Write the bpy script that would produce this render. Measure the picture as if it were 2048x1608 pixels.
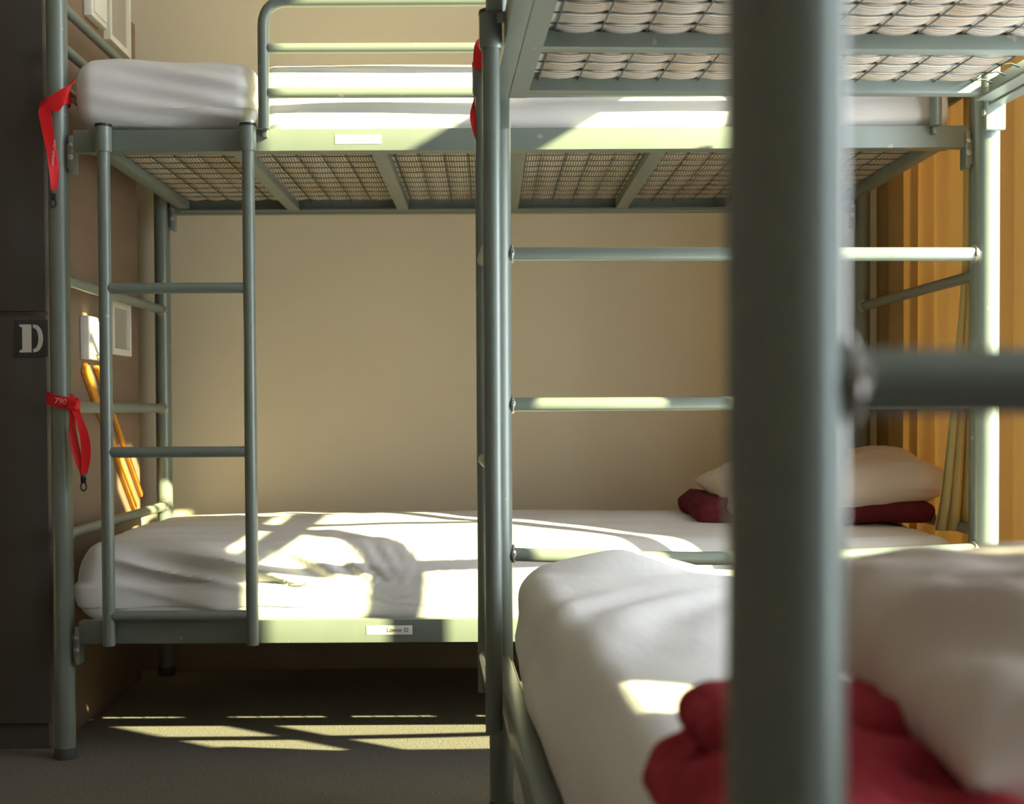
import bpy, bmesh, math, random
from mathutils import Vector, Matrix, Euler, noise
random.seed(4)
R = math.radians
for o in list(bpy.data.objects): bpy.data.objects.remove(o)
scn = bpy.context.scene
COL = scn.collection

# ---------------------------------------------------------------- camera
CZ = 0.757
F = 2690.0
cam = bpy.data.cameras.new('camera'); camo = bpy.data.objects.new('camera', cam); COL.objects.link(camo)
PITCH, ROLL = -1.3, -0.3
camo.location = (0, 0, CZ)
camo.rotation_euler = (Matrix.Rotation(R(90 + PITCH), 4, 'X') @ Matrix.Rotation(R(ROLL), 4, 'Z')).to_euler()
cam.sensor_width = 36; cam.lens = F / 2048 * 36
cam.shift_x = 46 / 2048; cam.shift_y = 77 / 2048
cam.clip_start = 0.02
cam.dof.use_dof = True; cam.dof.focus_distance = 2.75; cam.dof.aperture_fstop = 5.2
scn.camera = camo
# ---------------------------------------------------------------- light
PHI, ELEV = R(54), R(26)
sun = bpy.data.lights.new('sun', 'SUN'); suno = bpy.data.objects.new('sun', sun); COL.objects.link(suno)
sun.energy = 23.0; sun.color = (1.0, 0.96, 0.50); sun.angle = R(0.6)
sd = Vector((-math.sin(PHI) * math.cos(ELEV), math.cos(PHI) * math.cos(ELEV), -math.sin(ELEV)))
suno.rotation_euler = sd.to_track_quat('-Z', 'Y').to_euler(); suno.location = (4, -2, 4)
W = bpy.data.worlds.new('world'); scn.world = W; W.use_nodes = True
bg = W.node_tree.nodes['Background']; bg.inputs[0].default_value = (0.82, 0.91, 1.0, 1); bg.inputs[1].default_value = 8.0
scn.view_settings.view_transform = 'Standard'; scn.view_settings.look = 'None'
scn.view_settings.gamma = 1; scn.view_settings.exposure = 0.30
try: scn.view_settings.use_curve_mapping = False
except Exception: pass

_M = Matrix.Rotation(R(90 + PITCH), 3, 'X') @ Matrix.Rotation(R(ROLL), 3, 'Z')
def P(px, py, Y):
    """world point seen at photo pixel (px,py) at distance Y into the room"""
    d = _M @ Vector(((px - 978) / F, -(py - 881) / F, -1))
    return Vector((0, 0, CZ)) + d * (Y / d.y)

# ---------------------------------------------------------------- materials
def mat(name, col, rough=0.6, metal=0.0, var=0.08, scale=8, bump=0.0, bscale=200, col2=None, spec=0.5, trans=0, chips=0, stretch=None):
    m = bpy.data.materials.new(name); m.use_nodes = True
    nt = m.node_tree; N = nt.nodes; L = nt.links
    b = N['Principled BSDF']; b.inputs['Roughness'].default_value = rough; b.inputs['Metallic'].default_value = metal
    b.inputs['Specular IOR Level'].default_value = spec
    tc = N.new('ShaderNodeTexCoord'); src = tc.outputs['Object']
    if stretch:
        mp = N.new('ShaderNodeMapping'); mp.inputs['Scale'].default_value = stretch; L.new(src, mp.inputs[0]); src = mp.outputs[0]
    n = N.new('ShaderNodeTexNoise'); n.inputs['Scale'].default_value = scale; n.inputs['Detail'].default_value = 5
    L.new(src, n.inputs['Vector'])
    r = N.new('ShaderNodeValToRGB'); r.color_ramp.elements[0].position = 0.3; r.color_ramp.elements[1].position = 0.7
    c = Vector(col); c2 = Vector(col2) if col2 else c * (1 + var); c1 = c * (1 - var) if not col2 else c
    r.color_ramp.elements[0].color = (*c1, 1); r.color_ramp.elements[1].color = (*[min(1, x) for x in c2], 1)
    L.new(n.outputs['Fac'], r.inputs[0]); out = r.outputs[0]
    if chips:
        n2 = N.new('ShaderNodeTexNoise'); n2.inputs['Scale'].default_value = 34; n2.inputs['Detail'].default_value = 6
        L.new(tc.outputs['Object'], n2.inputs['Vector'])
        r2 = N.new('ShaderNodeValToRGB'); r2.color_ramp.elements[0].position = 0.70 ; r2.color_ramp.elements[1].position = 0.73
        r2.color_ramp.elements[0].color = (0, 0, 0, 1); r2.color_ramp.elements[1].color = (1, 1, 1, 1)
        L.new(n2.outputs['Fac'], r2.inputs[0])
        mx = N.new('ShaderNodeMixRGB'); L.new(r2.outputs[0], mx.inputs[0]); L.new(out, mx.inputs[1]); mx.inputs[2].default_value = (0.42, 0.36, 0.32, 1)
        out = mx.outputs[0]
    L.new(out, b.inputs['Base Color'])
    if bump:
        nb = N.new('ShaderNodeTexNoise'); nb.inputs['Scale'].default_value = bscale; nb.inputs['Detail'].default_value = 3
        L.new(src, nb.inputs['Vector'])
        bp = N.new('ShaderNodeBump'); bp.inputs['Strength'].default_value = bump; bp.inputs['Distance'].default_value = 0.004
        L.new(nb.outputs['Fac'], bp.inputs['Height']); L.new(bp.outputs[0], b.inputs['Normal'])
    if trans:
        tr = N.new('ShaderNodeBsdfTranslucent'); L.new(out, tr.inputs[0])
        ms = N.new('ShaderNodeMixShader'); ms.inputs[0].default_value = trans
        L.new(b.outputs[0], ms.inputs[1]); L.new(tr.outputs[0], ms.inputs[2]); L.new(ms.outputs[0], N['Material Output'].inputs[0])
    return m
M = {}
M['metal'] = mat('teal_grey_paint', (0.21, 0.245, 0.218), 0.36, 0.25, 0.07, 6, chips=1)
M['metal_dark'] = mat('worn_steel', (0.10, 0.10, 0.09), 0.5, 0.4, 0.2, 30)
M['wire'] = mat('wire_steel', (0.12, 0.14, 0.13), 0.4, 0.5, 0.1, 30)
M['weld'] = mat('weld_metal', (0.45, 0.42, 0.38), 0.35, 0.6, 0.35, 90, bump=0.8, bscale=150)
M['sheet'] = mat('white_sheet', (0.80, 0.775, 0.755), 0.85, 0, 0.02, 5, bump=0.25, bscale=18, spec=0.2, stretch=(1, 3, 1))
M['pillow'] = mat('pink_white_pillow', (0.72, 0.62, 0.56), 0.85, 0, 0.05, 6, bump=0.3, bscale=14, spec=0.2)
M['maroon'] = mat('maroon_blanket', (0.13, 0.022, 0.03), 0.95, 0, 0.2, 20, bump=0.7, bscale=90, spec=0.1)
M['red_cloth'] = mat('crimson_cloth', (0.42, 0.045, 0.065), 0.95, 0, 0.2, 30, bump=0.8, bscale=70, spec=0.1)
M['red'] = mat('red_ribbon', (0.85, 0.012, 0.018), 0.5, 0, 0.08, 20, trans=0.15)
M['wall'] = mat('beige_wall', (0.74, 0.64, 0.48), 0.85, 0, 0.02, 2.5, bump=0.05, bscale=60)
M['wall_side'] = mat('cream_wall', (0.68, 0.61, 0.50), 0.85, 0, 0.02, 2.5, bump=0.05, bscale=60)
M['ceil'] = mat('ceiling_white', (0.70, 0.65, 0.55), 0.9, 0, 0.02, 3)
M['carpet'] = mat('dark_carpet', (0.19, 0.175, 0.155), 0.97, 0, 0.25, 160, bump=0.8, bscale=320, spec=0.1)
M['cab'] = mat('brown_laminate', (0.23, 0.155, 0.105), 0.6, 0, 0.1, 3, stretch=(1, 1, 6))
M['door'] = mat('dark_locker_paint', (0.08, 0.070, 0.060), 0.6, 0, 0.06, 3)
M['plate'] = mat('dark_plate', (0.045, 0.047, 0.042), 0.5)
M['cream'] = mat('cream_paint', (0.75, 0.72, 0.62), 0.6, 0, 0.05, 20)
M['white'] = mat('white_plastic', (0.80, 0.78, 0.70), 0.45, 0, 0.03, 20)
M['grey'] = mat('grey_panel', (0.40, 0.37, 0.31), 0.5, 0, 0.05, 20)
M['orange'] = mat('orange_wood', (0.80, 0.33, 0.03), 0.5, 0, 0.12, 12, stretch=(1, 1, 8))
M['black'] = mat('black_plastic', (0.02, 0.022, 0.022), 0.35)
M['clip'] = mat('clip_metal', (0.3, 0.3, 0.3), 0.3, 0.9)
M['ink'] = mat('ink', (0.06, 0.06, 0.08), 0.7)
M['pale_ink'] = mat('pale_pink_print', (0.95, 0.50, 0.52), 0.6)
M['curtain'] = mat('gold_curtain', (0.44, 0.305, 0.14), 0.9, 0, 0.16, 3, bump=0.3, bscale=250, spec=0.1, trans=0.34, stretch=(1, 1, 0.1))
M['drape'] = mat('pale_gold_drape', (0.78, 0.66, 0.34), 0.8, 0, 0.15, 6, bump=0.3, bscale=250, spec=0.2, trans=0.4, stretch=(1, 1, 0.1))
M['panel'] = mat('dark_wood_panelling', (0.34, 0.27, 0.21), 0.6, 0, 0.15, 3, stretch=(1, 1, 8))
M['frame'] = mat('window_paint', (0.5, 0.48, 0.42), 0.5)
# ticking: fine ribs across the mattress
def ticking():
    m = bpy.data.materials.new('striped_ticking'); m.use_nodes = True
    nt = m.node_tree; N = nt.nodes; L = nt.links; b = N['Principled BSDF']; b.inputs['Roughness'].default_value = 0.95
    b.inputs['Specular IOR Level'].default_value = 0.1
    tc = N.new('ShaderNodeTexCoord')
    w = N.new('ShaderNodeTexWave'); w.wave_type = 'BANDS'; w.bands_direction = 'X'; w.inputs['Scale'].default_value = 52
    w.inputs['Distortion'].default_value = 1.2; w.inputs['Detail'].default_value = 1; w.inputs['Detail Scale'].default_value = .35
    L.new(tc.outputs['Object'], w.inputs['Vector'])
    n = N.new('ShaderNodeTexNoise'); n.inputs['Scale'].default_value = 5; L.new(tc.outputs['Object'], n.inputs['Vector'])
    r0 = N.new('ShaderNodeValToRGB'); r0.color_ramp.elements[0].position = 0.45; r0.color_ramp.elements[1].position = 0.7
    r0.color_ramp.elements[0].color = (0.95, 0.87, 0.77, 1); r0.color_ramp.elements[1].color = (0.88, 0.74, 0.58, 1)
    L.new(n.outputs['Fac'], r0.inputs[0])
    r = N.new('ShaderNodeValToRGB'); r.color_ramp.elements[0].position = 0.15; r.color_ramp.elements[1].position = 0.6
    r.color_ramp.elements[0].color = (0.32, 0.28, 0.23, 1); r.color_ramp.elements[1].color = (1, 1, 1, 1)
    L.new(w.outputs['Fac'], r.inputs[0])
    mx = N.new('ShaderNodeMixRGB'); mx.blend_type = 'MULTIPLY'; mx.inputs[0].default_value = 1
    L.new(r0.outputs[0], mx.inputs[1]); L.new(r.outputs[0], mx.inputs[2]); L.new(mx.outputs[0], b.inputs['Base Color'])
    return m
M['ticking'] = ticking()

# ---------------------------------------------------------------- helpers
def smooth(me, ang=40):
    for p in me.polygons: p.use_smooth = True
    try: me.set_sharp_from_angle(angle=R(ang))
    except Exception: pass
def obj(name, bm, m, parent=None, sm=True, ang=40):
    me = bpy.data.meshes.new(name); bmesh.ops.recalc_face_normals(bm, faces=bm.faces); bm.to_mesh(me); bm.free()
    if sm: smooth(me, ang)
    me.materials.append(M[m] if isinstance(m, str) else m)
    o = bpy.data.objects.new(name, me); COL.objects.link(o)
    if parent: o.parent = parent
    return o
def thing(name, label, cat, loc=(0, 0, 0), rz=0, group=None):
    o = bpy.data.objects.new(name, None); COL.objects.link(o); o.empty_display_size = 0.05
    o.location = loc; o.rotation_euler = (0, 0, rz); return tag(o, label, cat, group)
def tag(o, label, cat, group=None):
    o['label'] = label; o['category'] = cat
    if group: o['group'] = group
    return o
def struct(o): o['kind'] = 'structure'; return o
def recenter(o):
    """move a top-level mesh's origin to the centre of its base without moving the mesh"""
    vs = [v.co for v in o.data.vertices]
    c = Vector(((min(v.x for v in vs) + max(v.x for v in vs)) / 2, (min(v.y for v in vs) + max(v.y for v in vs)) / 2, min(v.z for v in vs)))
    o.data.transform(Matrix.Translation(-c)); o.location = o.location + c
    for ch in o.children: ch.data.transform(Matrix.Translation(-c))
    return o
def box(bm, x0, x1, y0, y1, z0, z1, bev=0.0, mtx=None):
    vs = [bm.verts.new(v) for v in ((x0, y0, z0), (x1, y0, z0), (x1, y1, z0), (x0, y1, z0), (x0, y0, z1), (x1, y0, z1), (x1, y1, z1), (x0, y1, z1))]
    fs = [bm.faces.new([vs[i] for i in f]) for f in ((0, 3, 2, 1), (4, 5, 6, 7), (0, 1, 5, 4), (1, 2, 6, 5), (2, 3, 7, 6), (3, 0, 4, 7))]
    if bev:
        es = list({e for f in fs for e in f.edges})
        r = bmesh.ops.bevel(bm, geom=es, offset=bev, segments=2, affect='EDGES', profile=0.6)
        vs = list({v for f in r['faces'] for v in f.verts} | {v for v in vs if v.is_valid})
    if mtx: bmesh.ops.transform(bm, matrix=mtx, verts=vs)
    return bm
def tube(bm, pts, r, seg=16, cap=True, wob=None):
    pts = [Vector(p) for p in pts]; n = len(pts); rings = []
    t0 = (pts[1] - pts[0]).normalized(); up = Vector((0, 0, 1)) if abs(t0.z) < 0.9 else Vector((0, 1, 0))
    a = t0.cross(up).normalized()
    for i, p in enumerate(pts):
        t = (pts[min(i + 1, n - 1)] - pts[max(i - 1, 0)]).normalized()
        a = (a - t * a.dot(t)).normalized(); b = t.cross(a)
        rr = r[i] if isinstance(r, (list, tuple)) else r
        rings.append([bm.verts.new(p + (a * math.cos(2 * math.pi * k / seg) + b * math.sin(2 * math.pi * k / seg)) * rr) for k in range(seg)])
    for i in range(n - 1):
        for k in range(seg):
            bm.faces.new((rings[i][k], rings[i][(k + 1) % seg], rings[i + 1][(k + 1) % seg], rings[i + 1][k]))
    if cap: bm.faces.new(rings[0][::-1]); bm.faces.new(rings[-1])
    return bm
def bend(pts, rad=0.05, n=7):
    pts = [Vector(p) for p in pts]; out = [pts[0]]
    for i in range(1, len(pts) - 1):
        a, b, c = pts[i - 1], pts[i], pts[i + 1]
        p0 = b + (a - b).normalized() * rad; p2 = b + (c - b).normalized() * rad
        for k in range(n + 1):
            t = k / n; out.append(p0 * (1 - t) ** 2 + b * 2 * t * (1 - t) + p2 * t * t)
    out.append(pts[-1]); return out
def catmull(pts, n=6):
    pts = [Vector(p) for p in pts]; e = [pts[0]] + pts + [pts[-1]]; out = []
    for i in range(1, len(e) - 2):
        for k in range(n):
            t = k / n; a, b, c, d = e[i - 1], e[i], e[i + 1], e[i + 2]
            out.append(0.5 * ((2 * b) + (c - a) * t + (2 * a - 5 * b + 4 * c - d) * t * t + (3 * b - a - 3 * c + d) * t ** 3))
    out.append(pts[-1]); return out
def ribbon(bm, pts, dirs, ws, th=0.0012, n=6):
    """flat strap: centre points, width directions, widths"""
    k = len(pts); C = catmull(pts, n); D = catmull(dirs, n); Wd = [v.x for v in catmull([(w, 0, 0) for w in ws], n)]
    rows = []
    for i, c in enumerate(C):
        d = D[i].normalized(); t = (C[min(i + 1, len(C) - 1)] - C[max(i - 1, 0)]).normalized(); nn = t.cross(d).normalized()
        w = Wd[i] / 2
        rows.append([bm.verts.new(c + d * s * w + nn * q * th) for s, q in ((-1, -1), (0, -1.6), (1, -1), (1, 1), (0, 0.4), (-1, 1))])
    for i in range(len(rows) - 1):
        for j in range(6): bm.faces.new((rows[i][j], rows[i][(j + 1) % 6], rows[i + 1][(j + 1) % 6], rows[i + 1][j]))
    bm.faces.new(rows[0][::-1]); bm.faces.new(rows[-1]); return bm
def roundbox(x0, x1, y0, y1, z0, z1, r, nx, ny, nz, fn=None):
    """rounded soft box as a quad shell; fn(p, n) -> displaced point"""
    bm = bmesh.new(); hx, hy, hz = (x1 - x0) / 2, (y1 - y0) / 2, (z1 - z0) / 2; c = Vector(((x0 + x1) / 2, (y0 + y1) / 2, (z0 + z1) / 2))
    def face(fix, sgn, na, nb, ax):
        g = []
        for i in range(na + 1):
            row = []
            for j in range(nb + 1):
                u = -math.cos(math.pi * i / na) * 0.35 + (2 * i / na - 1) * 0.65; v = -math.cos(math.pi * j / nb) * 0.35 + (2 * j / nb - 1) * 0.65
                p = [0, 0, 0]; p[fix] = sgn; p[ax[0]] = u; p[ax[1]] = v
                row.append(bm.verts.new((p[0] * hx, p[1] * hy, p[2] * hz)))
            g.append(row)
        for i in range(na):
            for j in range(nb):
                bm.faces.new((g[i][j], g[i + 1][j], g[i + 1][j + 1], g[i][j + 1]))
    for s in (-1, 1):
        face(2, s, nx, ny, (0, 1)); face(1, s, nx, nz, (0, 2)); face(0, s, ny, nz, (1, 2))
    bmesh.ops.remove_doubles(bm, verts=bm.verts, dist=1e-5)
    rx, ry, rz = (r if isinstance(r, tuple) else (r, r, r))
    for v in bm.verts:
        p = v.co; q = Vector((max(-hx + rx, min(hx - rx, p.x)), max(-hy + ry, min(hy - ry, p.y)), max(-hz + rz, min(hz - rz, p.z))))
        d = Vector(((p.x - q.x) / rx, (p.y - q.y) / ry, (p.z - q.z) / rz))
        if d.length > 1e-6:
            dn = d.normalized(); k = Vector((dn.x * rx, dn.y * ry, dn.z * rz)); v.co = q + k
            n = Vector((dn.x / rx, dn.y / ry, dn.z / rz)).normalized()
        else: n = Vector((0, 0, 1))
        v.co = c + v.co
        if fn: v.co = fn(v.co.copy(), n)
    return bm
def pillow(hx, hy, hz, seed=0, nx=48, ny=34, wr=0.006, fn=None, pinch=0.07, ex=0.55):
    bm = bmesh.new(); G = {}
    for s in (1, -1):
        for i in range(nx + 1):
            for j in range(ny + 1):
                u = 2 * i / nx - 1; v = 2 * j / ny - 1
                u = math.sin(u * math.pi / 2) * .6 + u * .4; v = math.sin(v * math.pi / 2) * .6 + v * .4
                e = (1 - u ** 4) * (1 - v ** 4); h = max(0, e) ** ex
                x = hx * u * (1 - pinch * (1 - abs(v)) * abs(u) ** 3 * 0.8); y = hy * v * (1 - pinch * (1 - u * u) * abs(v) ** 3)
                z = s * hz * h
                p = Vector((x, y, z)); w = noise.noise(Vector((x * 5 + seed, y * 9, s * 2.0))) * wr * 1.8 + noise.noise(Vector((x * 16 + y * 10, y * 22 - x * 12 + seed, s))) * wr
                # pull creases towards the corners
                ca = math.atan2(abs(y) / hy - 1, abs(x) / hx - 1); cd = math.hypot(abs(x) / hx - 1, abs(y) / hy - 1)
                w += math.sin(ca * 14 + seed) * wr * 0.9 * math.exp(-cd * 2.2) * h
                p.z += s * w * min(1, h * 1.5)
                if fn: p = fn(p)
                G[(s, i, j)] = bm.verts.new(p)
        for i in range(nx):
            for j in range(ny):
                bm.faces.new((G[(s, i, j)], G[(s, i + 1, j)], G[(s, i + 1, j + 1)], G[(s, i, j + 1)]))
    bmesh.ops.remove_doubles(bm, verts=bm.verts, dist=1e-5); return bm
def text_obj(name, s, size, m, parent, mtx, ext=0.0003):
    c = bpy.data.curves.new(name, 'FONT'); c.body = s; c.size = size; c.extrude = ext; c.align_x = 'CENTER'; c.align_y = 'CENTER'
    t = bpy.data.objects.new(name, c); COL.objects.link(t); bpy.context.view_layer.update()
    me = bpy.data.meshes.new_from_object(t.evaluated_get(bpy.context.evaluated_depsgraph_get())); bpy.data.objects.remove(t)
    me.transform(mtx); me.materials.clear(); me.materials.append(M[m]); me.name = name
    o = bpy.data.objects.new(name, me); COL.objects.link(o); o.parent = parent; return o

# ---------------------------------------------------------------- the room
XW, YB, XL, YF, ZC = 1.27, 3.95, -2.2, -1.6, 2.85
def slab(name, *a, m): return struct(obj(name, box(bmesh.new(), *a), m, sm=False))
slab('floor', XL, XW + .12, YF, YB + .1, -0.1, 0, m='carpet')
slab('wall_back', XL, XW + .12, YB, YB + .12, 0, ZC, m='wall')
slab('wall_left', XL - .1, XL, YF, YB + .12, 0, ZC, m='panel')
slab('ceiling', XL - .1, XW + .12, YF, YB + .12, ZC, ZC + .1, m='ceil')
slab('baseboard_back', XL, XW, YB - .015, YB, 0, .09, m='panel')
# right wall with two openings: (y0, y1, z0, z1)
OP = [(0.22, 0.55, 0.35, 2.6), (1.57, 3.60, 0.30, 2.70)]
bm = bmesh.new(); y = YF
for (a, b, c, d) in OP:
    box(bm, XW, XW + .10, y, a, 0, ZC); box(bm, XW, XW + .10, a, b, 0, c); box(bm, XW, XW + .10, a, b, d, ZC); y = b
box(bm, XW, XW + .10, y, YB + .12, 0, ZC)
struct(obj('wall_right', bm, 'wall_side', sm=False))
# front wall behind the camera
slab('wall_front', XL, XW + .12, YF - .1, YF, 0, ZC, m='wall_side')
def win(n, a, b, c, d, extra):
    root = struct(obj('window_%d' % n, (lambda q: (box(q, XW + .02, XW + .07, a, a + .02, c, d), box(q, XW + .02, XW + .07, b - .02, b, c, d), box(q, XW + .02, XW + .07, a, b, c, c + .02), box(q, XW + .02, XW + .07, a, b, d - .02, d), q)[-1])(bmesh.new()), 'frame', sm=False))
    for nm, bx in extra: obj(nm, box(bmesh.new(), *bx, bev=.003), 'frame', root)
    return root
win(1, *OP[1], [('transom', (XW + .02, XW + .06, 1.59, 3.58, 2.05, 2.20)), ('mullion', (XW + .02, XW + .06, 1.815, 1.885, .32, 2.05)), ('mullion', (XW + .02, XW + .06, 2.9, 2.96, .32, 2.05))])
win(2, *OP[0], [('mullion', (XW + .02, XW + .06, .288, .315, .37, 2.58))])

# ---------------------------------------------------------------- bunk bed
LEN, WID = 2.0, 0.925
def lumpy(bm, amp=0.0004, f=40):
    for v in bm.verts: v.co += noise.noise_vector(v.co * f) * amp
    return bm
def weld(p, ax, rr, parent):
    bm = bmesh.new(); n = 18; rg = []
    for i in range(n):
        a = 2 * math.pi * i / n
        for j in range(8):
            b = 2 * math.pi * j / 8; k = .0035 * (1 + .5 * math.sin(i * 5.3 + j))
            d = rr + k * math.cos(b); q = [0, 0, 0]; q[ax] = k * math.sin(b); o2 = [i2 for i2 in range(3) if i2 != ax]
            q[o2[0]] = d * math.cos(a); q[o2[1]] = d * math.sin(a); rg.append(bm.verts.new(Vector(q) + Vector(p)))
    for i in range(n):
        for j in range(8):
            bm.faces.new((rg[i * 8 + j], rg[((i + 1) % n) * 8 + j], rg[((i + 1) % n) * 8 + (j + 1) % 8], rg[i * 8 + (j + 1) % 8]))
    return obj('weld', bm, 'weld', parent)
PR = 0.0225
def make_bunk(name, label, loc, rz, stickers=False, group=None, lower_rung_sag=0.0, HT=1.70, top_rungs=(1.465, 1.557, 1.646)):
    t = thing(name, label, 'bunk bed', loc, rz, group)
    for (x, y) in ((0, 0), (LEN, 0), (0, WID), (LEN, WID)):
        bm = bmesh.new(); tube(bm, [(x, y, z) for z in (0.02, .3, .6, .9, 1.2, 1.5, HT)], PR, 28)
        p = obj('post', bm, 'metal', t)
        bm = bmesh.new(); tube(bm, [(x, y, 0.0), (x, y, 0.004), (x, y, 0.024)], [PR + .001, PR + .002, PR + .001], 20); obj('foot_cap', bm, 'metal_dark', p)
        bm = bmesh.new(); tube(bm, [(x, y, HT - .01), (x, y, HT + .006), (x, y, HT + .012)], [PR + .002, PR + .002, PR - .008], 20); obj('end_cap', bm, 'black', p)
    for x in (0, LEN):
        for k, z in enumerate((0.487, 0.767, 1.047) + top_rungs):
            sag = -lower_rung_sag if k == 0 else 0
            bm = bmesh.new(); r = .0128 if k < 3 else .0115
            tube(bm, [(x, PR * .6 + (WID - PR * 1.2) * i / 10, z + sag * math.sin(math.pi * i / 10)) for i in range(11)], r, 20)
            ro = obj('end_rung', bm, 'metal', t)
            if k < 3:
                weld((x, PR + .001, z), 1, r + .001, ro); weld((x, WID - PR - .001, z), 1, r + .001, ro)
    for lv, (z0, z1) in enumerate(((0.252, 0.303), (1.318, 1.366))):
        for sgn, y in ((1, 0), (-1, WID)):
            bm = bmesh.new(); box(bm, .036, LEN - .036, y - .014, y + .014, z0, z1, .003)
            if sgn > 0: box(bm, .06, LEN - .06, y + .016, y + .048, z0 + .004, z0 + .008); box(bm, .06, LEN - .06, y + .015, y + .018, z0 + .006, z1 - .004)
            else: box(bm, .06, LEN - .06, y - .048, y - .016, z0 + .004, z0 + .008)
            ra = obj('side_rail', bm, 'metal', t, ang=25)
            for x in (.033, LEN - .033):
                s2 = 1 if x < 1 else -1
                bm = bmesh.new(); box(bm, x - .006, x + .006, y - .019, y + .019, z0 - .045, z1 - .012, .004)
                box(bm, x - .012 if s2 > 0 else x + .004, x - .004 if s2 > 0 else x + .012, y - .010, y + .010, z0 - .035, z1 - .03, .002)
                br = obj('hook_bracket', bm, 'metal', ra, ang=25)
                bm = bmesh.new(); tube(bm, [(x, y - .019, z0 - .012), (x, y - .0225, z0 - .012), (x, y - .024, z0 - .012)], [.006, .006, .003], 12)
                tube(bm, [(x, y - .019, z0 + .014), (x, y - .0225, z0 + .014), (x, y - .024, z0 + .014)], [.005, .005, .003], 12)
                obj('bolt', bm, 'weld', ra)
            if stickers and sgn > 0:
                x0, x1 = ((.602, .702) if lv == 1 else (.662, .762)); zc = (z0 + z1) / 2 + (.002 if lv == 0 else 0)
                bm = bmesh.new(); box(bm, x0, x1, y - .0152, y - .0141, zc - .010, zc + .010, .0004)
                st = obj('sticker', bm, 'cream', ra); st['label'] = 'small white paper name sticker'
                text_obj('sticker_text', 'Lower D' if lv == 0 else 'Upper D', .013, 'ink' if lv == 0 else 'grey', ra,
                         Matrix.Translation(((x0 + x1) / 2 + .018, y - .0155, zc)) @ Matrix.Rotation(R(90), 4, 'X'))
        for x in (.075, LEN - .075):
            obj('end_rail', box(bmesh.new(), x - .016, x + .016, .05, WID - .05, z0 + .010, z1 - .004, .003), 'metal', t)
        for i in range(1, 6):
            x = .075 + (LEN - .15) * i / 6
            obj('crossbar', box(bmesh.new(), x - .017, x + .017, .046, WID - .046, z0 + .005, z0 + .030, .002), 'metal', t)
        # wire mesh: wires across every 56 mm and along every 72 mm
        bm = bmesh.new(); zc = z0 + .033
        n = 33
        for i in range(n):
            x = .09 + (LEN - .18) * i / (n - 1)
            tube(bm, [(x, .03, zc - .004), (x, .045, zc + .002), (x, .06, zc), (x, WID - .06, zc), (x, WID - .045, zc + .002), (x, WID - .03, zc - .004)], .0016, 6)
        for j in range(12):
            y = .067 + (WID - .134) * j / 11
            tube(bm, [(.065, y, zc - .0032), (LEN - .065, y, zc - .0029)], .0013, 6)
        obj('wire_mesh', bm, 'wire', t)
    # ladder hooked on the outer side
    yl = -.034
    bm = bmesh.new()
    for x in (.108, .418): tube(bm, [(x, yl, z) for z in (.252, .5, .8, 1.1, 1.33)], .0135, 22)
    ld = obj('ladder', bm, 'metal', t)
    for z in (.316, .670, 1.022):
        obj('ladder_rung', lumpy(tube(bmesh.new(), [(.119, yl, z), (.2, yl, z), (.33, yl, z), (.407, yl, z)], .0118, 20), .0003), 'metal', ld)
    for x in (.108, .418):
        bm = bmesh.new(); tube(bm, [(x, yl, 1.314), (x, yl, 1.318), (x, yl, 1.366), (x, yl, 1.369)], [.0165, .0180, .0180, .0172], 24)
        so = obj('ladder_socket', bm, 'metal', ld)
        bm = bmesh.new(); tube(bm, [(x, yl, 1.367), (x, yl, 1.373)], [.019, .018], 24); obj('socket_cap', bm, 'black', ld)
    # guard rail
    bm = bmesh.new(); xa, xb = .452, 1.893
    tube(bm, bend([(xa, yl + .004, 1.362), (xa, yl + .004, 1.634), (xb, yl + .004, 1.634), (xb, yl + .004, 1.362)], .055), .0125, 22)
    g = obj('guard_rail', bm, 'metal', t)
    for z in (1.438, 1.534):
        obj('guard_bar', tube(bmesh.new(), [(xa + .01, yl + .004, z), (1.0, yl + .004, z - .001), (xb - .01, yl + .004, z)], .0108, 20), 'metal', g)
    for x in (xa, xb):
        obj('guard_clamp', box(bmesh.new(), x - .005, x + .005, yl + .008, -.012, 1.346, 1.362, .002), 'metal', g)
    return t
AX, AY = -.931, 2.93
TH = R(2.65)
BX, BY = .0205, 2.51
bunkA = make_bunk('bunk_bed', 'teal-grey metal bunk bed standing along the beige back wall, ladder at its left end', (AX, AY, 0), 0, True)
bunkB = make_bunk('bunk_bed', 'teal-grey metal bunk bed reaching toward the viewer, its blurred near post crossing the picture', (BX, BY, 0), R(-90) + TH, False, lower_rung_sag=.012, HT=1.60, top_rungs=(1.465, 1.557))
def B(u, v, z=0):  # u along width, v along length towards the viewer
    return Vector((BX + u * math.cos(TH) + v * math.sin(TH), BY + u * math.sin(TH) - v * math.cos(TH), z))

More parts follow.
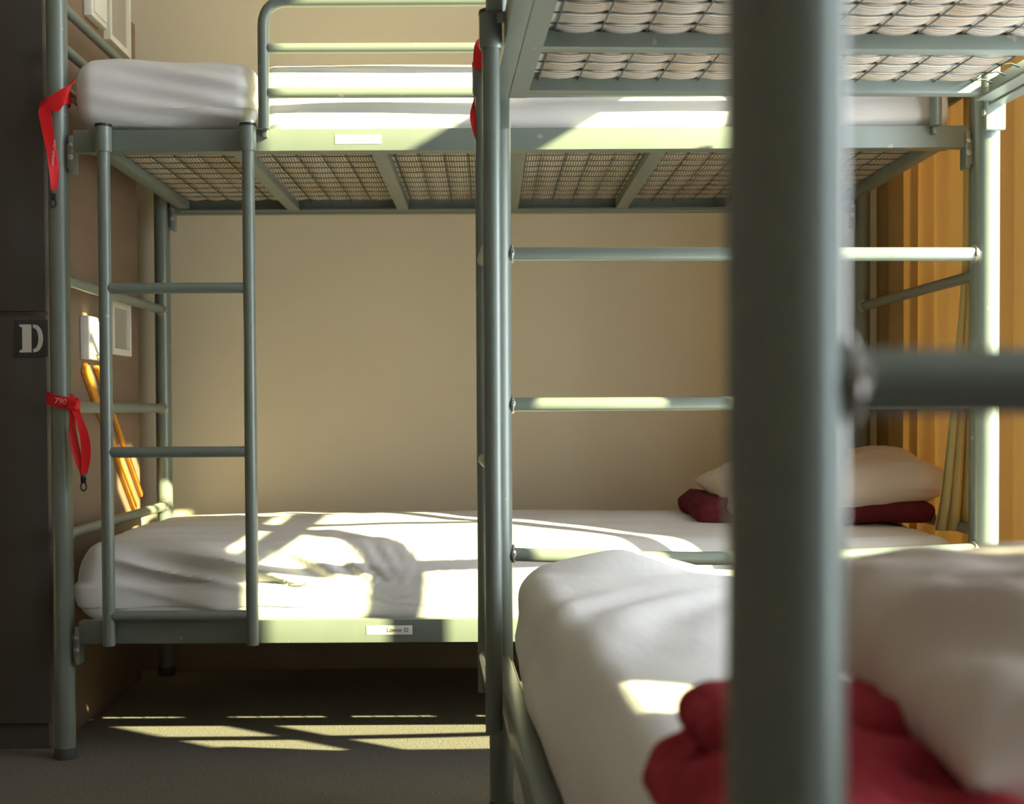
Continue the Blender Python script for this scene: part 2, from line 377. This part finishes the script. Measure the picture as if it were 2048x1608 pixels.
# ---------------------------------------------------------------- mattresses (local bunk axes: x along length, y across)
def nz(x, y, z=0): return noise.noise(Vector((x, y, z)))
def mattress(name, label, loc, rz, z0, z1, fn, inset=(.05, .02), nx=110, ny=60, nzv=16, r=(.07, .06, .07), under=False, x0=None):
    bm = roundbox(x0 or inset[0], LEN - inset[0], inset[1], WID - inset[1], z0, z1, r, nx, ny, nzv, fn)
    o = obj(name, bm, 'sheet', ang=80); o.location = loc; o.rotation_euler = (0, 0, rz); tag(o, label, 'mattress')
    if under:
        # striped cover of the underside pushing down between the wires
        bm = bmesh.new(); x0, x1 = .09, LEN - .09; y0, y1 = .067, WID - .067; cx, cy = 32, 11; k = 6
        G = []
        for i in range(cx * k + 1):
            row = []
            for j in range(cy * k + 1):
                fx, fy = i / k, j / k
                d = .0085 * abs(math.sin(math.pi * fx)) ** .7 * abs(math.sin(math.pi * fy)) ** .7
                row.append(bm.verts.new((x0 + (x1 - x0) * fx / cx, y0 + (y1 - y0) * fy / cy, z0 - .003 - d)))
            G.append(row)
        for i in range(cx * k):
            for j in range(cy * k): bm.faces.new((G[i][j], G[i + 1][j], G[i + 1][j + 1], G[i][j + 1]))
        bmesh.ops.solidify(bm, geom=bm.faces[:], thickness=.004)
        u = obj('ticking_underside', bm, 'ticking', o); u['label'] = 'striped brown underside of the mattress'
    return o
def fA_low(p, n):
    x, y = p.x, p.y
    top = max(0, n.z)
    p.z += .030 * math.sin(math.pi * min(1, max(0, x / LEN))) ** .5 * math.sin(math.pi * min(1, max(0, y / WID))) * top
    side = max(0, -n.y)
    # fan of pulled creases near the left front corner
    if n.z > -.5:
        d = math.hypot(x - .75, (p.z - .34) * 2.5); a = math.atan2(p.z - .30, .78 - x)
        p += n * (.011 * math.sin(a * 30 + nz(x * 3, y * 3) * 2) * math.exp(-((x - .35) / .35) ** 2) * (side + .35 * top * math.exp(-y / .12)))
        p += n * (.006 * nz(x * 2.2, y * 6, 3) + .003 * nz(x * 5, y * 16, 7)) 
        p += n * .004 * math.sin(y * 40 + x * 3 + nz(x * 2, y * 4) * 3) * top * math.exp(-((y - .15) / .15) ** 2) * (.4 + .6 * nz(x * 3, 1))
    if n.z > -.6 and x < .75:
        w = (p.z - .30) + .20 * (x - .25) + .03 * nz(x * 3, 2.2)
        mk = min(1, max(0, (x - .06) / .12)) * math.exp(-max(0, x - .40) / .13) * math.exp(-max(0, y - .03) / .05)
        p += n * .010 * mk * (1 - 2 * abs(math.sin(w * 62 + nz(x * 4, p.z * 8))) ** .85) * (side * .8 + .3)
    if n.z < 0 and n.y < 0: p.y = .02 + (p.y - .02) * .25
    if n.z < -.5: p.z = max(p.z, .292)
    return p
mattress('mattress', 'white-sheeted mattress on the lower bed along the back wall, sun patches across it', (AX, AY, 0), 0, .296, .464, fA_low, inset=(.012, .02), r=(.06, .06, .08), nx=170, ny=80, nzv=30)
def fA_up(p, n):
    x, y = p.x, p.y; top = max(0, n.z); side = max(0, -n.y)
    # front face: fold line two thirds up, the lower roll bulging
    if side > .05:
        zf = (p.z - 1.352) / .145
        p.y += side * (.012 * math.exp(-((zf - .62) / .07) ** 2) - .006 * math.sin(math.pi * min(1, zf / .6) if zf < .6 else 0))
        a = math.exp(-max(0, x - .5) / .25)
        p.y += side * .006 * a * math.sin(zf * 34 + x * 10)
        p.y += side * (.006 * nz(x * 2.5, zf * 3, 5) + .003 * nz(x * 5, zf * 14, 2))
    if n.z < -.5: p.z = 1.357
    else: p.z += -.012 * math.sin(x * 3.1) ** 2 * max(0, -n.z) + .004 * nz(x * 3, y * 5) * top
    if side > .3 and p.z < 1.375: p.z += .010 * nz(x * 2.5, 3.3)
    return p
mattress('mattress', 'white-sheeted mattress on the upper bed along the back wall behind the guard rail', (AX, AY, 0), 0, 1.355, 1.514, fA_up, inset=(.06, .005), r=(.025, .035, .035), under=True, x0=.442)
def fB_low(p, n):
    x, y = p.x, p.y; top = max(0, n.z); side = max(0, -n.y)
    zf = (p.z - .30) / .17
    p.y -= .030 * min(1, max(0, (x - .1) / .5)) * math.exp(-max(0, y - .018) / .07) * max(0, 1 - zf * 1.6)                                    # left side leans in towards the top
    p.z += .014 * math.sin(math.pi * min(1, max(0, x / LEN))) * math.sin(math.pi * min(1, max(0, y / WID))) * top
    # sheet tented into a point at the far end
    p.z += top * .040 * max(0, 1 - math.hypot((x - .10) / .16, (y - .205) / .17))
    p.z -= top * .03 * max(0, (y - .3) / .7) ** 1.0 * math.exp(-x / .25)
    ph = (y * .8 + x * .35) * 55 + nz(x * 3, y * 3) * 3
    p += n * (.0042 * math.sin(ph) * (top * math.exp(-((x - .7) / .5) ** 2)) * (.5 + nz(x * 2, y * 4, 9)))
    p += n * (.006 * nz(x * 2, y * 4, 11) + .002 * nz(x * 7, y * 12, 4))
    p += n * .004 * side * math.sin(zf * 9 - x * 3)
    if n.z < -.5: p.z = max(p.z, .292)
    return p
mattress('mattress', 'white-sheeted mattress on the lower bed nearest the viewer, rounded end and drawn corner', (BX, BY, 0), R(-90) + TH, .296, .474, fB_low, inset=(.06, .018), r=(.09, .055, .07))
mattress('mattress', 'mattress on the upper bed nearest the viewer, seen from below through the wire mesh', (BX, BY, 0), R(-90) + TH, 1.356, 1.49, lambda p, n: p, inset=(.08, .03), r=(.03, .03, .03), under=True, nx=40, ny=20, nzv=6)

# bolster at the left end of the upper back bed
def f_bol(p, n):
    zf = (p.z - 1.36) / .15; side = max(0, -n.y)
    x = p.x - AX
    p.z += .012 * math.exp(-((x - .12) / .1) ** 2) * max(0, n.z)
    s = (1 - zf) * .25 + x * .75
    p += n * .005 * side * math.sin((zf * .9 + x * 1.1) * 26) * min(1, x * 3)
    p += n * (.005 * nz(p.x * 4, p.z * 9, 2) + .004 * nz(p.x * 7 + p.z * 12, p.z * 24, 5))
    if zf < .3 and side > .2: p.z += .012 * math.exp(-((x - .35) / .12) ** 2)
    return p
bm = roundbox(-.893, -.497, 2.900, 3.81, 1.370, 1.512, (.045, .05, .045), 60, 60, 20, f_bol)
# ride up over the rail: the bolster fills the head of the bed
bol = tag(obj('bolster', bm, 'sheet', ang=80), 'thick white-covered bolster at the left end of the upper back bed', 'bolster'); recenter(bol)

# pillow and blankets, lower back bed (right end)
def slabcloth(x0, x1, y0, y1, z0, z1, seed, amp=.006, r=(.03, .03, .03)):
    def f(p, n): return p + n * (amp * nz(p.x * 9 + seed, p.y * 9, p.z * 20) + amp * .6 * nz(p.x * 24, p.y * 24 + seed, p.z * 30))
    return roundbox(x0, x1, y0, y1, z0, z1, r, 40, 30, 12, f)
bl = tag(obj('blanket', slabcloth(.495, 1.07, 3.20, 3.56, .482, .516, 3, .008), 'maroon', ang=80), 'folded maroon blanket under the pillow on the lower back bed', 'blanket'); recenter(bl)
def fp(p):
    return p
pw = obj('pillow', pillow(.285, .20, .062, 3.1), 'pillow', ang=80)
pw.location = (.835, 3.37, .572); pw.rotation_euler = (R(8), R(-6), R(3)); tag(pw, 'pale pinkish pillow tilted on the maroon blanket of the lower back bed', 'pillow')
bm = bmesh.new()
hem = [P(1690, 935, 3.29), P(1730, 925, 3.30), P(1765, 917, 3.32), P(1800, 912, 3.34)]
ribbon(bm, hem, [(0, 1, .3)] * 4, [.05, .05, .045, .03], .0015); hm = obj('pillow_hem', bm, 'pillow')
hm.parent = pw; hm.matrix_parent_inverse = (Matrix.Translation(pw.location) @ pw.rotation_euler.to_matrix().to_4x4()).inverted()

# foreground: red blanket and pillow on the near end of bunk B
def B_m(u, v, z): q = B(u, v, z); return q
def f_red(p, n):
    u, v = p.x, p.y
    p.z += max(0, n.z) * .040 * math.exp(-((u - .11) / .10) ** 2)
    p += n * (.016 * nz(u * 13, v * 13, p.z * 16 + 2) + .013 * nz(u * 30, v * 30, p.z * 40) + .004 * nz(u * 70, v * 70, p.z * 60))
    q = B(u, v, p.z); return q
bm = roundbox(.008, .72, 1.575, 1.95, .490, .514, (.03, .03, .014), 90, 70, 16, f_red)
# bunched top folds
rb = tag(obj('blanket', bm, 'red_cloth', ang=80), 'crumpled crimson blanket beside the blurred near post', 'blanket'); recenter(rb)
def f_fold(p, n):
    p += n * (.010 * nz(p.x * 20, p.y * 20, p.z * 20 + 7) + .005 * nz(p.x * 45, p.y * 45, p.z * 45)); return B(p.x, p.y, p.z)
bm = roundbox(.030, .24, 1.61, 1.72, .54, .578, (.025, .025, .02), 50, 30, 14, f_fold)
fo = obj('blanket_fold', bm, 'red_cloth', ang=80); fo.parent = rb; fo.matrix_parent_inverse = Matrix.Translation(rb.location).inverted()
def f_open(p):
    if p.y < .03:
        ss = lambda t: max(0, min(1, t)) ** 2 * (3 - 2 * max(0, min(1, t)))
        m = ss((p.x + .262) / .02) * ss((.052 - .06 * (p.x + .26) - p.z) / .010) * ss((.03 - p.y) / .03)
        p.y += .035 * m
        p.z += .006 * math.sin((p.x + p.y * .6) * 60) * (1 - m) * math.exp(-((p.x + .28) / .05) ** 2)
    return p
pf = obj('pillow', pillow(.34, .175, .075, 8.4, 110, 80, .008, f_open, .04, .50), 'pillow', ang=80)
c = B(.478, 1.655, .577); pf.location = c; pf.rotation_euler = (R(8), R(2), R(4)); tag(pf, 'large pale pinkish pillow in the right foreground on the crimson blanket', 'pillow')

# ---------------------------------------------------------------- curtains
def curtain(y0, y1, z0, z1, xc, amp, npl, m, name, label, lean=0, ny=160, nzs=24, seed=0):
    bm = bmesh.new(); G = []
    for i in range(ny + 1):
        t = i / ny; row = []
        for j in range(nzs + 1):
            s = j / nzs; z = z0 + (z1 - z0) * s
            ph = t * npl * 2 * math.pi + nz(t * 6, s * 1.5, seed) * 1.6
            x = xc + amp * math.sin(ph) * (.75 + .35 * nz(t * 9, s * 2, seed + 4)) + amp * .25 * math.sin(ph * 2.3 + 1)
            yy = y0 + (y1 - y0) * t + amp * .35 * math.cos(ph)
            row.append(bm.verts.new((x, yy, z)))
        G.append(row)
    for i in range(ny):
        for j in range(nzs): bm.faces.new((G[i][j], G[i + 1][j], G[i + 1][j + 1], G[i][j + 1]))
    o = obj(name, bm, m, ang=80); tag(o, label, 'curtain')
    sm_ = o.modifiers.new('thickness', 'SOLIDIFY'); sm_.thickness = .002
    return recenter(o)
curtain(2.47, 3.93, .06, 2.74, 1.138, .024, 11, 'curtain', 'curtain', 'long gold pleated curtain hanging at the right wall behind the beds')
# gathered pale edge of the curtain swept over the bed's right end
bm = bmesh.new(); G = []
for i in range(49):
    t = i / 48; row = []
    for j in range(31):
        s = j / 30
        z = .478 + (2.45 - .478) * s
        half = .047 - .034 * min(1, s * 3.2) ** .75; xc = 1.100 - half
        ph = t * 3.5 * 2 * math.pi + nz(t * 4, s * 2, 9)
        row.append(bm.verts.new((xc + (t - .5) * 2 * half + .004 * math.cos(ph), 3.045 + .012 * math.sin(ph) * (.6 + .4 * (1 - s)) , z)))
    G.append(row)
for i in range(48):
    for j in range(30): bm.faces.new((G[i][j], G[i + 1][j], G[i + 1][j + 1], G[i][j + 1]))
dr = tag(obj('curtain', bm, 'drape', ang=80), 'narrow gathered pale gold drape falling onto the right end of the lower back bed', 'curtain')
dr.modifiers.new('thickness', 'SOLIDIFY').thickness = .002; recenter(dr)

# ---------------------------------------------------------------- locker cabinet on the left
CX, CY0, CY1, CH = -.985, 3.0, 3.79, 1.84
cab = thing('locker', 'tall dark-doored locker with a brown side and letter D, at the left edge', 'locker', (CX - .3, (CY0 + CY1) / 2, 0))
def C(bm): bmesh.ops.translate(bm, vec=-Vector(cab.location), verts=bm.verts); return bm
obj('body', C(box(bmesh.new(), CX - .6, CX, CY0 + .02, CY1, 0.0, CH, .002)), 'cab', cab)
for (z0, z1) in ((.06, .972), (.982, CH - .005)):
    d = obj('door', C(box(bmesh.new(), CX - .298, CX, CY0, CY0 + .018, z0, z1, .002)), 'door', cab)
    obj('door', C(box(bmesh.new(), CX - .6, CX - .302, CY0, CY0 + .018, z0, z1, .002)), 'door', cab)
    if z0 < .5:
        pc = P(64, 677, CY0)
        obj('name_plate', C(box(bmesh.new(), pc.x - .037, pc.x + .036, CY0 - .003, CY0, pc.z - .041, pc.z + .041, .001)), 'plate', d)
        bm = bmesh.new(); yy = CY0 - .0045
        def poly(pts):
            A = [bm.verts.new((pc.x + a * .00092, yy, pc.z + b * .00097)) for a, b in pts]
            Bk = [bm.verts.new((v.co.x, yy + .0012, v.co.z)) for v in A]; k = len(A)
            bm.faces.new(A); bm.faces.new(Bk[::-1])
            for i in range(k): bm.faces.new((A[i], Bk[i], Bk[(i + 1) % k], A[(i + 1) % k]))
        poly([(-29, 32), (0, 32), (0, -32), (-29, -32), (-29, -28), (-22, -25), (-22, 25), (-29, 28)])
        arc = [(4, 32)] + [(4 + 24 * math.sin(R(a)) ** .8, 32 * math.cos(R(a))) for a in range(15, 180, 15)] + [(4, -32)]
        inn = [(4, -24)] + [(4 + 13 * math.sin(R(a)) ** .8, 24 * math.cos(R(a))) for a in range(165, 0, -15)] + [(4, 24)]
        n = len(arc)
        for i in range(n - 1): poly([arc[i], arc[i + 1], inn[n - 2 - i], inn[n - 1 - i]])
        dl = obj('letter_d', C(bm), 'cream', d, sm=False); dl['label'] = 'cream stencilled letter D'
obj('plinth', C(box(bmesh.new(), CX - .6, CX - .01, CY0 + .012, CY0 + .03, 0.0, .06)), 'door', cab)
# fittings on the locker side, built at the spot each occupies on the plane X = CX
def S(px, py):
    d = _M @ Vector(((px - 978) / F, -(py - 881) / F, -1)); return Vector((0, 0, CZ)) + d * (CX / d.x)
def side_box(name, label, cat, a, b, depth, grp=None, frame=True):
    # a = far top pixel, b = near bottom pixel
    p, q = S(*a), S(*b); y0, y1 = sorted((p.y, q.y)); z0, z1 = sorted((p.z, q.z))
    t = thing(name, label, cat, (CX, (y0 + y1) / 2, z0), 0, grp); o = Vector(t.location)
    def T(bm): bmesh.ops.translate(bm, vec=-o, verts=bm.verts); return bm
    if frame:
        w = .016; bm = bmesh.new()
        box(bm, CX + .0005, CX + depth, y0, y1, z0, z0 + w); box(bm, CX + .0005, CX + depth, y0, y1, z1 - w, z1)
        box(bm, CX + .0005, CX + depth, y0, y0 + w, z0 + w, z1 - w); box(bm, CX + .0005, CX + depth, y1 - w, y1, z0 + w, z1 - w)
        obj('frame', T(bm), 'white', t, sm=False); obj('panel', T(box(bmesh.new(), CX + .0005, CX + depth * .5, y0 + w, y1 - w, z0 + w, z1 - w)), 'grey', t)
    else:
        obj('housing', T(box(bmesh.new(), CX + .0005, CX + depth, y0, y1, z0, z1, .004)), 'white', t)
        obj('lid', T(box(bmesh.new(), CX + depth, CX + depth + .004, y0 + .012, y1 - .012, z0 + .012, z1 - .012, .002)), 'white', t)
    return t
side_box('wall_light', 'white framed square panel on the brown locker side, above the lower back bed', 'light panel', (249, 610), (213, 708), .018)
side_box('socket_box', 'small white box catching sun on the brown locker side, above the lower back bed', 'socket box', (199, 640), (160, 718), .022, frame=False)
side_box('wall_light', 'white framed panel at the top edge of the picture on the locker side', 'light panel', (248, -10), (207, 78), .018)
side_box('socket_box', 'small white box on the locker side at the top edge, left of the framed panel', 'socket box', (196, -30), (166, 30), .022, frame=False)
for (a, b, w, lb) in (((163, 735), (266, 1015), .030, 'wider orange slat leaning diagonally on the brown locker side'), ((188, 735), (278, 990), .015, 'thinner orange slat leaning diagonally, right of the wider one')):
    p, q = S(*a), S(*b); d = (p - q); L_ = d.length; ang = math.atan2(d.y, d.z)
    bm = box(bmesh.new(), .001, .011, -w / 2, w / 2, 0, L_, .002)
    o = obj('wooden_slat', bm, 'orange'); tag(o, lb, 'slat'); o.location = q; o.rotation_euler = (-ang, 0, 0)

# ---------------------------------------------------------------- lanyards
def clip(p, par, off, s=1.0):
    bm = bmesh.new(); box(bm, p.x - .006 * s, p.x + .006 * s, p.y - .003, p.y + .003, p.z - .016 * s, p.z, .002)
    tube(bm, [(p.x + .006 * s * math.cos(a), p.y, p.z - .024 * s + .009 * s * math.sin(a)) for a in [2 * math.pi * k / 14 for k in range(15)]], .0018, 8)
    bmesh.ops.translate(bm, vec=-off, verts=bm.verts); c = obj('clip', bm, 'black', par); c['label'] = 'black plastic clip'
    bm = bmesh.new(); box(bm, p.x - .002, p.x + .007 * s, p.y - .0042, p.y + .0022, p.z - .004, p.z + .004, .001)
    bmesh.ops.translate(bm, vec=-off, verts=bm.verts); obj('clip_ring', bm, 'clip', par)
def loop(cx, cy, z, rx, ry, w, tilt=0, tw=.0):
    bm = bmesh.new(); n = 28; rows = []
    for i in range(n):
        a = 2 * math.pi * i / n; x = cx + rx * math.cos(a); y = cy + ry * math.sin(a); zc = z + tilt * math.cos(a)
        rows.append([bm.verts.new((x + q * math.cos(a) * .0012, y + q * math.sin(a) * .0012, zc + s * w / 2)) for s, q in ((-1, 0), (0, .6), (1, 0), (1, 1.2), (0, 1.8), (-1, 1.2))])
    for i in range(n):
        for j in range(6): bm.faces.new((rows[i][j], rows[i][(j + 1) % 6], rows[(i + 1) % n][(j + 1) % 6], rows[(i + 1) % n][j]))
    return bm
def lanyard(label, parts, loc, clip_at=None, group='red lanyards tied to the bed frames'):
    t = thing('lanyard', label, 'lanyard', loc, 0, None); off = Vector(loc)
    for nm, bm in parts:
        bmesh.ops.translate(bm, vec=-off, verts=bm.verts); obj(nm, bm, 'red', t, ang=60)
    if clip_at: clip(clip_at, t, off)
    return t
Yf = AY - PR
# upper one on the left post
z1 = P(118, 205, Yf).z
lp = loop(AX - .005, AY, z1, PR + .009, PR + .004, .028, tilt=.014)
t1 = bmesh.new(); YY = Yf - .008
ribbon(t1, [P(122, 205, YY - .002), P(98, 203, YY - .004), P(88, 218, YY - .004), P(95, 260, YY), P(102, 300, YY), P(106, 345, YY), P(108, 380, YY)],
       [(.2, 0, 1), (.6, 0, 1), (1, 0, .3), (1, 0, .1), (1, .2, 0), (1, .6, 0), (1, .3, 0)], [.026, .024, .024, .024, .020, .016, .012])
t2 = bmesh.new()
ribbon(t2, [P(92, 215, YY + .006), P(98, 260, YY + .006), P(108, 310, YY + .004), P(111, 350, YY + .003), P(106, 384, YY + .002)],
       [(1, .3, 0), (1, .5, 0), (1, .8, 0), (1, .5, 0), (1, 0, 0)], [.02, .02, .016, .014, .012])
t3 = bmesh.new()
ribbon(t3, [P(95, 208, YY - .006), P(120, 200, YY - .008), P(138, 182, YY - .004), P(148, 160, YY + .002)], [(0, 0, 1), (.1, 0, 1), (.4, 0, 1), (.8, 0, .6)], [.022, .045, .032, .006])
l1 = lanyard('red lanyard tied high on the left front post, beside the white bolster', [('loop', lp), ('strap', t1), ('strap', t2), ('knot', t3)], (AX, AY - PR, z1), P(106, 384, YY))
tx = text_obj('strap_print', 'nomads.com', .011, 'pale_ink', l1, Matrix.Identity(4)); 
pp = P(107, 305, YY - .004) - Vector(l1.location); tx.data.transform(Matrix.Translation(pp) @ Matrix.Rotation(R(-84), 4, 'Y') @ Matrix.Rotation(R(90), 4, 'X'))
# lower one
z2 = P(122, 803, Yf).z
PX2 = AX
lp = loop(AX + .004, AY, z2, PR + .012, PR + .004, .026, tilt=-.008)
k2 = roundbox(-.014, .014, -.008, .008, -.012, .012, (.008, .006, .008), 10, 8, 8, lambda p, n: p + n * .003 * nz(p.x * 90, p.y * 90, p.z * 90))
kp = P(146, 812, Yf - .01); bmesh.ops.translate(k2, vec=kp, verts=k2.verts)
t1 = bmesh.new(); YY = Yf - .014
ribbon(t1, [P(148, 812, YY), P(157, 835, YY - .003), P(168, 868, YY - .004), P(172, 900, YY - .002), P(171, 928, YY), P(167, 952, YY)], [(1, .2, .4), (1, .3, .1), (1, .1, 0), (1, .1, 0), (1, .2, 0), (1, .2, 0)], [.018, .014, .019, .020, .017, .012])
t2 = bmesh.new()
ribbon(t2, [P(147, 815, YY + .006), P(145, 845, YY + .006), P(146, 875, YY + .006), P(154, 910, YY + .005), P(162, 935, YY + .003), P(167, 953, YY + .002)], [(1, .5, 0), (1, .8, 0), (1, .6, 0), (1, .6, 0), (1, .4, 0), (1, .2, 0)], [.014, .012, .018, .018, .014, .010])
t3 = bmesh.new(); ribbon(t3, [P(140, 815, YY), P(146, 803, YY - .004), P(143, 788, YY)], [(1, 0, .3), (1, 0, 0), (1, 0, 0)], [.02, .016, .004])
l2 = lanyard('red lanyard tied at mid height on the left front post, printed 790', [('loop', lp), ('knot', k2), ('strap', t1), ('strap', t2), ('strap_end', t3)], (AX, AY - PR, z2), P(167, 951, YY))
tx = text_obj('strap_print', '790', .0175, 'pale_ink', l2, Matrix.Identity(4)); pp = P(121, 803, Yf - .0075) - Vector(l2.location)
tx.data.transform(Matrix.Translation(pp) @ Matrix.Rotation(R(8), 4, 'Y') @ Matrix.Rotation(R(90), 4, 'X'))
# third one, on the other bed's ladder
lb = B(-.034, .108); Yl = lb.y
t1 = bmesh.new(); x0 = P(967, 140, Yl)
ribbon(t1, [P(976, 132, Yl + .012), P(972, 82, Yl), P(961, 92, Yl - .022), P(959, 138, Yl - .022)], [(.2, 1, 0), (.5, .9, 0), (1, .3, 0), (1, .2, 0)], [.02, .024, .022, .024])
t2 = bmesh.new()
ribbon(t2, [P(960, 140, Yl + .02), P(954, 195, Yl + .018), P(951, 230, Yl - .002), P(954, 262, Yl - .004), P(958, 286, Yl - .002)], [(1, .5, 0), (1, .5, 0), (1, .2, 0), (1, .2, 0), (1, .2, 0)], [.012, .012, .020, .016, .008])
lanyard('red lanyard hanging from the ladder top of the bed nearest the viewer', [('loop', t1), ('strap', t2)], (lb.x, lb.y, P(960, 135, Yl).z))

# paper scrap on the carpet
q = P(175, 1440, 3.30); q = P(175, 1440, CZ * F / (1440 - 820))
bm = bmesh.new(); ribbon(bm, [q + Vector((-.008, 0, .012)), q + Vector((-.004, .003, .004)), q + Vector((.004, 0, .002)), q + Vector((.016, 0, .002))], [(0, 1, 0)] * 4, [.008, .012, .012, .004], .0006)
for v in bm.verts: v.co.z = max(v.co.z - q.z, .0002)
tag(recenter(obj('paper_scrap', bm, 'cream')), 'tiny pale paper scrap on the dark carpet near the left front post', 'paper scrap')
